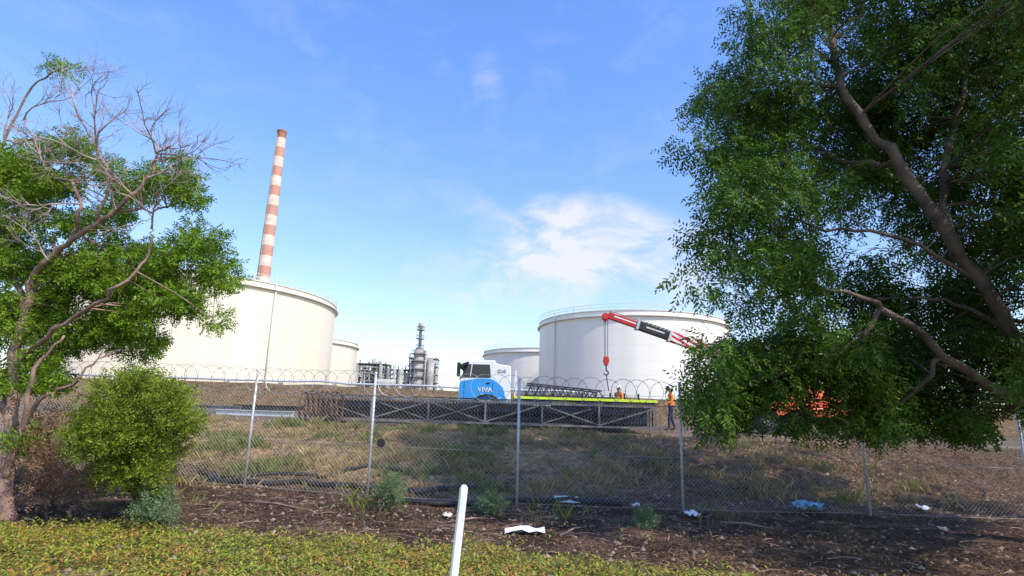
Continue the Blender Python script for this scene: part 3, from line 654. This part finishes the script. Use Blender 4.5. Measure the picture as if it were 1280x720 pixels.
m=MB(); m.prism([(pv.x-2.2,zb2+1.5),(pv.x-1.95,zb2+2.1),(pv.x-1.45,zb2+2.1),(pv.x-1.45,zb2+1.5)],Yc-1.115,Yc-1.103); m.build('window',GLASS,k_)
m=MB(); m.box(pv.x+2.3,pv.x+3.3,Yc-1.1,Yc+1.1,zb2+1.08,zb2+1.9); m.build('engine_cover',WPAINT,cr,bevel=.04)
for xx in (pv.x-2.3,pv.x-1.0,pv.x+1.2,pv.x+2.5):
    for yy in (Yc-1.0,Yc+1.0):
        m=MB(); m.tube([(xx,yy-.16,zb2+.5),(xx,yy+.16,zb2+.5)],.5,24); wh=m.build('wheel',BLACK,cr,bevel=.03)
        m=MB(); m.tube([(xx,yy-.175,zb2+.5),(xx,yy+.175,zb2+.5)],.2,16); m.build('rim',STEELG,wh)
for xx in (pv.x-2.9,pv.x+3.1):
    for s in (-1,1):
        m=MB(); m.box(xx-.1,xx+.1,Yc+s*1.16-(0 if s>0 else .9),Yc+s*1.16+(.9 if s>0 else 0),zb2+.55,zb2+.72); m.box(xx-.07,xx+.07,Yc+s*2.0-.07,Yc+s*2.0+.07,zb2+.06,zb2+.54); m.box(xx-.25,xx+.25,Yc+s*2.0-.25,Yc+s*2.0+.25,zb2,zb2+.055); m.build('outrigger',STEELD,cr)
hp=bpt(1.0)-up*.12+dn*-.05; hb=P(765,446,Yc).z; he=P(767,489,Yc).z
hk=thing('crane_hook','red hook block hanging on wire ropes from the striped boom tip','hook',(hp.x,Yc,hb))
for dx,dy in ((-.08,0),(.08,0),(0,.06)): m=MB(); m.tube([(hp.x+dx,Yc+dy,hp.z),(hp.x+dx*.8,Yc+dy,hb)],.011,4); m.build('wire_rope',STEELD,hk)
m=MB(); m.prism([(hp.x-.10,hb),(hp.x+.10,hb),(hp.x+.12,hb-.2),(hp.x+.05,hb-.38),(hp.x-.05,hb-.38),(hp.x-.12,hb-.2)],Yc-.09,Yc+.09); m.build('block',RED,hk,bevel=.02)
m=MB(); pts=[(hp.x,Yc,hb-.38),(hp.x,Yc,hb-.58)]+[(hp.x+.09*math.sin(a),Yc,hb-.67+.09*math.cos(a)) for a in np.linspace(0,4.6,10)]; m.tube(pts,.028,8); m.build('hook',STEELD,hk,True)
m=MB(); m.tube([(hp.x,Yc,hb-.74),(hp.x+.1,Yc,he)],.022,5); m.build('sling',STEELD,hk)
# ---------------------------------------------------------------- people
def person(loc,yaw,label,stride=.14,armf=.25,shirt=HIVIS):
    t=thing('person',label,'person',loc)
    V=[];E=[];Rr=[]
    def v(x,y,z,r): V.append((x,y,z)); Rr.append(r); return len(V)-1
    pel=v(0,0,.95,.135); sp=v(.01,0,1.12,.125); ch=v(.015,0,1.31,.15); nk=v(-.0,0,1.46,.062); hd=v(-.03,0,1.56,.08); ht=v(-.02,0,1.66,.075)
    E+=[(pel,sp),(sp,ch),(ch,nk),(nk,hd),(hd,ht)]
    for s,st in ((-1,-stride),(1,stride)):
        h=v(0,s*.09,.88,.10); kn=v(st*.55-.03,s*.1,.49,.068); an=v(st+.02,s*.1,.1,.045); to=v(st-.15,s*.11,.04,.04)
        E+=[(pel,h),(h,kn),(kn,an),(an,to)]
    hands=[]
    for s,f in ((-1,armf),(1,-.05)):
        sh=v(.0,s*.18,1.38,.065); el=v(.03-f*.2,s*.24,1.12,.045); wr=v(-f,s*.22,.93+f*.35,.03); pa=v(-f*1.15-.02,s*.21,.86+f*.38,.033)
        E+=[(ch,sh),(sh,el),(el,wr),(wr,pa)]; hands.append((Vector(V[pa]),(Vector(V[pa])-Vector(V[wr])).normalized(),s))
    me=bpy.data.meshes.new('body'); me.from_pydata(V,E,[]); o=bpy.data.objects.new('tmpb',me); C.objects.link(o)
    sk=o.modifiers.new('s','SKIN'); 
    for i,sv in enumerate(me.skin_vertices[0].data): sv.radius=(Rr[i],Rr[i]*(1.12 if i in(1,2,0) else 1)); sv.use_root=(i==0)
    sb=o.modifiers.new('u','SUBSURF'); sb.levels=2; sb.render_levels=2
    bpy.context.view_layer.update()
    m2=bpy.data.meshes.new_from_object(o.evaluated_get(bpy.context.evaluated_depsgraph_get())); bpy.data.objects.remove(o)
    b=MB(); b.v=[tuple(q.co) for q in m2.vertices]; b.f=[list(q.vertices) for q in m2.polygons]
    for q in m2.polygons:
        c=q.center
        arm=abs(c.y)>.19 and c.z<1.2
        b.m.append(0 if (c.z>1.44 or (arm and c.z<.9+.4*max(0,-c.x) )) else (1 if (c.z>.97 or arm) else (3 if c.z<.12 else 2)))
    for pa,dd_,s in hands:
        for k,(off,ln) in enumerate(((-.03,.065),(-.01,.075),(.01,.07),(.03,.055))):
            p0=pa+Vector((off,0,0)); b.mi=0; b.tube([p0,p0+dd_*ln*.5,p0+dd_*ln+Vector((0,-s*.02,0))],[.009,.008,.006],6)
        b.tube([pa+Vector((-.025,0,.01)),pa+Vector((-.055,-s*.01,-.03)),pa+Vector((-.06,-s*.02,-.055))],[.011,.01,.007],6)
    b.mi=0; b.tube([(-.1,0,1.585),(-.125,0,1.56),(-.1,0,1.55)],[.008,.016,.01],6)
    for s in (-1,1): b.tube([(-.02,s*.078,1.6),(-.015,s*.09,1.575),(-.02,s*.078,1.55)],[.01,.016,.01],6)
    b.mi=4
    for s in (-1,1): b.tube([(-.103,s*.032,1.59),(-.109,s*.032,1.59)],[.011,.009],6)
    b.tube([(-.1,-.025,1.525),(-.106,0,1.523),(-.1,.025,1.525)],.006,5)
    R=Matrix.Rotation(yaw,3,'Z'); L0=Vector(loc)
    def place(mb): mb.v=[tuple(R@Vector(q)+L0) for q in mb.v]; return mb
    place(b).build('body',[SKIN,shirt,NAVY,BOOT,HAIR],t,True)
    h=MB(); h.lathe((-.025,0,1.63),[(.125,0),(.122,.015),(.108,.02),(.1,.06),(.075,.1),(.03,.125),(.001,.13)],20); h.box(-.2,-.12,-.06,.06,1.625,1.64); place(h).build('hard_hat',HAT,t,True)
    g_=MB(); g_.lathe((.005,0,1.2),[(.168,-.03),(.17,.03)],20); place(g_).build('reflective_band',YEL,t,True)
    return t
q=P(839,520,23.0)
person((q.x,23.0,gz(q.x,23.0)),0,'standing worker in orange shirt, navy trousers and white helmet beside the truss end')
q=P(774,500,24.9)
person((q.x,24.9,gz(q.x,24.9)),.6,'worker in orange standing behind the truck deck under the crane hook',.05,.35)
# ---------------------------------------------------------------- hose, litter
def hose(pts,label,r=.045):
    q=[G(*p) for p in pts]; m=MB(); P2=[]
    for i in range(len(q)-1):
        for k in range(8):
            a=q[i].lerp(q[i+1],k/8); x_=a.x+.05*math.sin(i*2+k*.7); y_=a.y+.08*math.cos(i+k*.5); P2.append(Vector((x_,y_,gz(x_,y_)+r)))
    m.tube(P2,r,8); o=m.build('hose',BLACK,None,True,loc=tuple(q[0])); tag(o,label,'hose')
hose([(228,600),(300,606),(380,604),(450,612),(520,618),(600,612),(640,612)],'black hose snaking along the fence foot from the left shrub',.055)
hose([(470,626),(560,634),(660,628),(720,628),(790,634)],'second black hose lying nearer the camera by the fence middle',.055)
hose([(245,594),(300,598),(350,594),(400,598),(440,588),(520,596)],'thin black pipe crossing the soil above the fence foot hose at left',.04)
def litter(px,py,w_,h,lab,mt,crump=.03):
    q=G(px,py); m=MB(); N=6; vs_=[]
    for j in range(N):
        for i in range(N):
            x=q.x+(i/(N-1)-.5)*w_; y=q.y+(j/(N-1)-.5)*h; vs_.append((x+random.uniform(-.1,.1)*w_/N,y,gz(x,y)+.035+random.uniform(0,crump)))
    m.add(vs_,[(j*N+i,j*N+i+1,(j+1)*N+i+1,(j+1)*N+i) for j in range(N-1) for i in range(N-1)])
    o=m.build('litter_sheet',mt,None,loc=tuple(q)); so_=o.modifiers.new('t','SOLIDIFY'); so_.thickness=.004; tag(o,lab,'litter')
litter(656,668,.60,.26,'crumpled white plastic sheet lying in front of the fence centre',PAPER,.06)
litter(709,627,.5,.45,'flat pale grey board lying at the fence foot',RIM,.02)
litter(1010,640,.45,.4,'crumpled blue and white plastic bag on the shaded soil at right',BLUEP,.18)
litter(865,646,.25,.25,'white paper scrap beside the fourth fence post',PAPER,.07)
litter(795,636,.14,.14,'tiny white paper scrap left of the fourth fence post',PAPER,.07)
litter(1155,639,.22,.2,'pale paper scrap right of the last visible fence post',PAPER,.08)
litter(1180,665,.15,.12,'small beige scrap on shaded soil near right edge',RIM,.04)
litter(560,648,.16,.14,'small grey scrap on the soil left of centre',RIM,.06)
for (a,b_,lab) in (((700,672),(735,660),'short bare stick lying right of the white plastic sheet'),((560,655),(620,650),'bare fallen branch left of the white plastic sheet'),((300,628),(390,640),'long fallen branch on the soil at left'),((900,655),(965,662),'fallen branch on the shaded soil right of the fourth post')):
    A,B=G(*a),G(*b_); m=MB(); m.tube([A+Vector((0,0,.02)),(A+B)/2+Vector((0,.05,.05)),B+Vector((0,0,.02))],[.02,.015,.006],6); o=m.build('fallen_stick',BARKL,None,True,loc=tuple(A)); tag(o,lab,'stick')
# ---------------------------------------------------------------- trees
def resample(pts,k=5):
    out=[]; n_=len(pts)
    for i in range(n_-1):
        p0=pts[max(i-1,0)];p1=pts[i];p2=pts[i+1];p3=pts[min(i+2,n_-1)]
        for j in range(k):
            t=j/k; out.append(.5*((2*p1)+(p2-p0)*t+(2*p0-5*p1+4*p2-p3)*t*t+(3*p1-p0-3*p2+p3)*t**3))
    out.append(pts[-1]); return out
def limb(mb,pix,r0,r1,n_=8,jit=.02,store=None):
    pts=[p if isinstance(p,Vector) else P(*p) for p in pix]; pts=resample(pts,5)
    N=len(pts); rad=[r0+(r1-r0)*(i/(N-1))**.85 for i in range(N)]
    pts=[p+Vector((random.gauss(0,1),random.gauss(0,1),random.gauss(0,1)))*jit*(0 if i in(0,) else 1) for i,p in enumerate(pts)]
    rad=[r*(1+random.uniform(-.09,.09)) for r in rad]
    mb.tube(pts,rad,n_)
    if store is not None: store+=[(p,r) for p,r in zip(pts,rad)]
def twigs(mb,p,d,L,r,depth,nch=3,spread=.6,upb=.1):
    n_=4; pts=[p]; dd_=d.copy()
    for i in range(n_):
        dd_=(dd_+Vector((random.gauss(0,1),random.gauss(0,1),random.gauss(0,1)))*.2+Vector((0,0,upb*.2))).normalized(); pts.append(pts[-1]+dd_*L/n_)
    mb.tube(pts,[r*(1-.6*i/n_) for i in range(n_+1)],5 if r>.01 else 3,False)
    if depth>0:
        for c_ in range(nch):
            k=random.randint(1,n_); nd=((pts[k]-pts[k-1]).normalized()+Vector((random.gauss(0,1),random.gauss(0,1),random.gauss(0,1)))*spread+Vector((0,0,upb))).normalized()
            twigs(mb,pts[k],nd,L*random.uniform(.5,.8),r*.55,depth-1,nch,spread,upb)
rbase=P(1345,640,9.3); rbase.z=gz(rbase.x,9.3)-.1
rt=thing('spreading_tree','large dark green spreading tree with leaning limbs filling the right side','tree',tuple(rbase))
S=[]; mt_=MB(); limb(mt_,[rbase,(1335,570,9.3),(1310,500,9.15),(1290,458,9.1)],.25,.17,12,.01,S); mt_.build('trunk',BARKR,rt,True)
LB=[([(1290,458,9.1),(1262,415,8.8),(1190,300,8.5),(1125,205,8.4),(1062,125,8.4),(1040,50,8.7),(1020,-60,9),(1010,-180,9)],.13,.03),
([(1318,520,9.2),(1250,490,8.8),(1180,445,8.5),(1105,385,8.3),(1060,368,8.3),(960,350,8.6)],.105,.016),
([(1192,303,8.55),(1180,210,8.7),(1205,100,9.2),(1200,-60,9.8),(1190,-200,9.9)],.065,.03),
([(1290,458,9.1),(1330,300,9.5),(1370,120,9.8),(1380,-60,10),(1390,-220,10)],.15,.04),
([(1335,570,9.3),(1400,440,8.8),(1490,300,8.0),(1550,200,7.6)],.13,.03),
([(1105,385,8.3),(1050,440,8.6),(980,465,8.9),(915,480,9.2)],.045,.013),
([(1225,355,8.6),(1130,298,8.3),(1030,287,8.1),(950,262,8.6),(890,290,9.0)],.036,.01),
([(1125,205,8.4),(1060,200,9.0),(980,170,9.6),(900,130,9.8)],.05,.012),
([(1180,445,8.5),(1130,500,8.9),(1060,505,9.3),(1000,500,9.6)],.04,.012),
([(1262,415,8.8),(1200,380,8.8),(1120,372,9.3),(1040,380,10)],.045,.013),
([(1370,120,9.8),(1300,40,9),(1230,-20,8.4),(1150,-80,8)],.07,.02),
([(1330,300,9.5),(1400,200,9),(1480,60,8.6)],.08,.02),
([(1335,570,9.3),(1420,470,7.5),(1500,360,6.2),(1560,300,5.4)],.1,.02)]
for pts,a,b_ in LB:
    m=MB(); limb(m,pts,a,b_,9,.028,S); m.build('limb',BARKR,rt,True)
poly=[(945,-20),(925,40),(895,80),(866,115),(852,165),(905,205),(905,240),(866,268),(838,305),(848,355),(885,395),(900,430),(882,470),(892,510),(960,524),(1050,520),(1150,524),(1250,530),(1400,500),(1580,350),(1560,-100),(1400,-300),(1150,-330),(1000,-200)]
def inside(x,y,pl):
    c=False; j=len(pl)-1
    for i in range(len(pl)):
        xi,yi=pl[i];xj,yj=pl[j]
        if (yi>y)!=(yj>y) and x<(xj-xi)*(y-yi)/(yj-yi)+xi: c=not c
        j=i
    return c
def segd(px,py,path):
    best=1e9
    for i in range(len(path)-1):
        ax,ay=path[i][:2]; bx,by=path[i+1][:2]; L2=(bx-ax)**2+(by-ay)**2; t=max(0,min(1,((px-ax)*(bx-ax)+(py-ay)*(by-ay))/L2))
        best=min(best,math.hypot(px-ax-t*(bx-ax),py-ay-t*(by-ay)))
    return best
holes=[(1048,300,4),(1155,340,10),(1265,350,4),(968,500,-4),(1045,498,3)]
cs=[];rs=[]
while len(cs)<600:
    px,py=random.uniform(825,1590),random.uniform(-330,535)
    if not inside(px,py,poly): continue
    if any((px-a)**2+(py-b_)**2<(r+28)**2 for a,b_,r in holes): continue
    if px>1300 and random.random()<.2: continue
    Y=random.uniform(7.6,10.9) if px<1300 else random.uniform(5.6,11)  # unseen crown past the right edge, filled out and brought forward to deepen shade
    vis=LB[0][0][1:5]; vis2=LB[1][0][:4]; vis3=LB[2][0][:3]
    if min(segd(px,py,vis),segd(px,py,vis2),segd(px,py,vis3))<42 and Y<9.2: Y=random.uniform(9.3,11)
    q=P(px,py,Y); cs.append(tuple(q)); rs.append(random.uniform(.2,.36) if px<920 or py>470 else random.uniform(.24,.5))
for k in range(150):   # drooping lower foliage in front of the crane
    px=random.uniform(880,1285); py=random.uniform(425,527)
    if any((px-a)**2+(py-b_)**2<(r+26)**2 for a,b_,r in holes): continue
    if segd(px,py,LB[1][0][:4])<28: continue
    cs.append(tuple(P(px,py,random.uniform(8.8,10.7)))); rs.append(random.uniform(.2,.34))
LR=leafmat('dark_wattle_leaf',(.024,.064,.008),(.115,.205,.022),None,.32)
quads('crown',sprays(cs,rs,56,12,.36,.092,.030,.85),LR,rt)
m=MB()
for c_ in cs:
    c_=Vector(c_); q,r=min(S,key=lambda s:(s[0]-c_).length+ (0 if s[0].z<c_.z+.3 else .4))
    mid=q.lerp(c_,.5)+Vector((random.gauss(0,.08),random.gauss(0,.08),.08)); m.tube([q,mid,c_],[min(r*.5,.02),.009,.004],5,False)
    for k in range(3):
        d_=Vector((random.gauss(0,1),random.gauss(0,1),random.gauss(0,.8))).normalized(); m.tube([mid.lerp(c_,k/3),c_+d_*.3],[.006,.003],3,False)
m.build('twigs',BARKR,rt,True)
# left tree
lb=P(10,648,9.2); lb.z=gz(lb.x,9.2)-.1
lt=thing('wattle_tree','pale limbed tree at left edge with green clumps and bare dead branches above','tree',tuple(lb))
S=[]
m=MB(); limb(m,[lb,(6,590,9.2),(16,520,9.2),(16,455,9.2),(33,395,9.2),(38,350,9.2)],.115,.065,10,.02,S); m.build('trunk',BARKL,lt,True)
LL=[([(38,350,9.2),(65,320,9.0),(100,293,8.8),(145,262,8.7),(185,222,8.6),(195,192,8.6)],.06,.022),
([(18,455,9.2),(60,420,8.8),(120,378,8.4),(165,345,8.3),(187,310,8.3),(190,285,8.3)],.045,.01),
([(90,300,8.85),(100,255,8.6),(85,225,8.8),(60,215,9.0),(30,150,9.4)],.035,.012),
([(14,520,9.2),(-40,420,9.6),(-90,320,9.8),(-120,200,9.9)],.08,.03),
([(33,395,9.2),(10,320,9.5),(-10,250,9.7),(0,190,9.8),(40,110,9.7),(75,85,9.6)],.05,.01),
([(120,278,8.8),(135,225,8.5),(120,180,8.4),(100,150,8.4)],.026,.01),
([(6,600,9.2),(30,520,8.9),(45,460,8.7),(80,420,8.7)],.06,.015),
([(12,560,9.2),(50,500,9.0),(90,480,8.9),(120,450,8.9)],.045,.012),
([(145,262,8.7),(200,262,9.2),(235,250,9.3)],.025,.01),
([(100,293,8.8),(150,320,9.4),(215,325,9.5),(255,320,9.5)],.03,.01)]
for pts,a,b_ in LL:
    m=MB(); limb(m,pts,a,b_,8,.02,S); m.build('limb',BARKL,lt,True)
m=MB()
for i,(px,py,Y,dx,dy) in enumerate(((195,192,8.6,.9,.25),(195,192,8.6,.3,.8),(190,205,8.6,1,.3),(165,243,8.5,-.3,1),(145,262,8.5,-.5,.9),(30,150,9.4,.3,1),(60,215,9.0,-.7,.8),(85,225,8.8,.1,1),(5,180,9.8,-.2,1),(120,180,8.4,.3,1),(100,150,8.4,-.4,.8),(190,285,8.3,.4,.8),(100,255,8.6,-.9,.3),(60,325,8.9,-.6,.9),(120,200,8.4,-.6,.6),(185,222,8.5,.6,.6))):
    for k in range(2 if i in (0,1,3,9) else 1):
        p0=P(px,py,Y); d_=(RT*dx+UP*dy+Vector((0,random.gauss(-.1,.3),0))+Vector((random.gauss(0,.15),0,random.gauss(0,.15)))).normalized()
        twigs(m,p0,d_,random.uniform(.5,.8),.017,3,4,.55,.08)
m.build('dead_branches',DEAD,lt,True)
bl=[(30,240,38),(2,285,44),(40,325,40),(88,285,28),(75,350,36),(12,195,26),(50,182,24),(90,188,22),(125,205,26),(165,238,28),(215,222,26),(240,245,22),(225,200,16),(190,225,22),(150,305,30),(110,335,34),(165,348,34),(210,332,34),(250,305,32),(268,340,26),(240,378,30),(205,365,32),(150,410,32),(110,420,34),(182,428,24),(70,440,28),(60,470,28),(85,90,13),(60,78,10),(30,545,22),(-50,300,50),(-60,210,45),(-100,380,55),(-110,280,50),(-150,330,50),(-40,440,40),(-120,180,40),(0,380,36),(20,215,32),(70,225,26),(140,265,22),(265,395,18),(280,322,18),(30,400,30),(130,375,28),(180,388,26),(60,380,26),(20,470,22)]
cs=[];rs=[]
for px,py,r in bl:
    for k in range(5 if r>20 else 3):
        Y=9.5+random.uniform(-.6,.9); q=P(px+random.uniform(-.6,.6)*r,py+random.uniform(-.4,.4)*r,Y); cs.append(tuple(q)); rs.append(r/F*9.3*random.uniform(.45,.82))
LG=leafmat('bright_wattle_leaf',(.06,.135,.009),(.25,.38,.03),None,.35)
quads('crown',sprays(cs,rs,66,11,.21,.068,.024,.3,.62),LG,lt)
m=MB()
for c_ in cs:
    c_=Vector(c_); q,r=min(S,key=lambda s:(s[0]-c_).length); mid=q.lerp(c_,.5)+Vector((random.gauss(0,.05),random.gauss(0,.05),.05)); m.tube([q,mid,c_],[min(r*.5,.02),.01,.004],5,False)
m.build('twigs',BARKL,lt,True)
def shrub(label,bl,Y0,mt,ll,per,base_px,name='green_shrub',nk=4):
    b0=G(*base_px); t=thing(name,label,'shrub',tuple(b0)); cs=[];rs=[]
    for px,py,r in bl:
        for k in range(nk):
            q=P(px+random.uniform(-.7,.7)*r,py+random.uniform(-.7,.7)*r,Y0+random.uniform(-.5,.5)); q.z=max(q.z,gz(q.x,q.y)+.08); cs.append(tuple(q)); rs.append(r/F*Y0*random.uniform(.35,.75))
    quads('foliage',sprays(cs,rs,per,9,.2,ll,ll*.34,-.1),mt,t)
    m=MB()
    for c_ in cs:
        c_=Vector(c_); m.tube([b0,b0.lerp(c_,.5)+Vector((0,0,.1)),c_],[.018,.012,.004],5,False)
    m.build('stems',BARKL,t,True)
YG=leafmat('yellow_green_leaf',(.07,.12,.012),(.30,.36,.04),None,.35)
shrub('bushy bright green shrub beside the trunk of the left tree',[(130,512,32),(185,498,30),(222,515,24),(160,545,36),(115,555,26),(210,558,24),(190,602,20),(152,592,24),(236,535,14),(165,480,16),(205,485,12)],8.9,YG,.06,54,(170,628),nk=6)
DK=leafmat('grey_green_leaf',(.07,.11,.045),(.18,.25,.11),None,.25)
shrub('small grey green weed bush at the shrub foot, left of the fence',[(195,632,16),(205,645,12),(180,642,10)],8.7,DK,.05,40,(198,655),'weed_bush')
shrub('dusty green weed growing at the foot of the second fence post',[(487,604,11),(484,616,11),(495,626,9)],10.8,DK,.05,24,(487,634),'weed_bush')
shrub('dusty weed between the second and third fence posts near the centre',[(614,628,8),(606,634,7),(625,635,6)],10.6,DK,.05,20,(614,640),'weed_bush')
shrub('olive weed left of the fourth fence post',[(805,648,8),(815,652,6)],10.2,DK,.05,20,(806,660),'weed_bush')
SCR=leafmat('scrub_leaf',(.13,.07,.04),(.34,.20,.12),None,.2)
shrub('dull brown dry scrub beside the trunk at the left edge',[(60,560,26),(50,600,26),(88,592,24),(70,530,20),(110,615,18)],9.4,SCR,.05,42,(65,630),'weed_bush')
print('done')
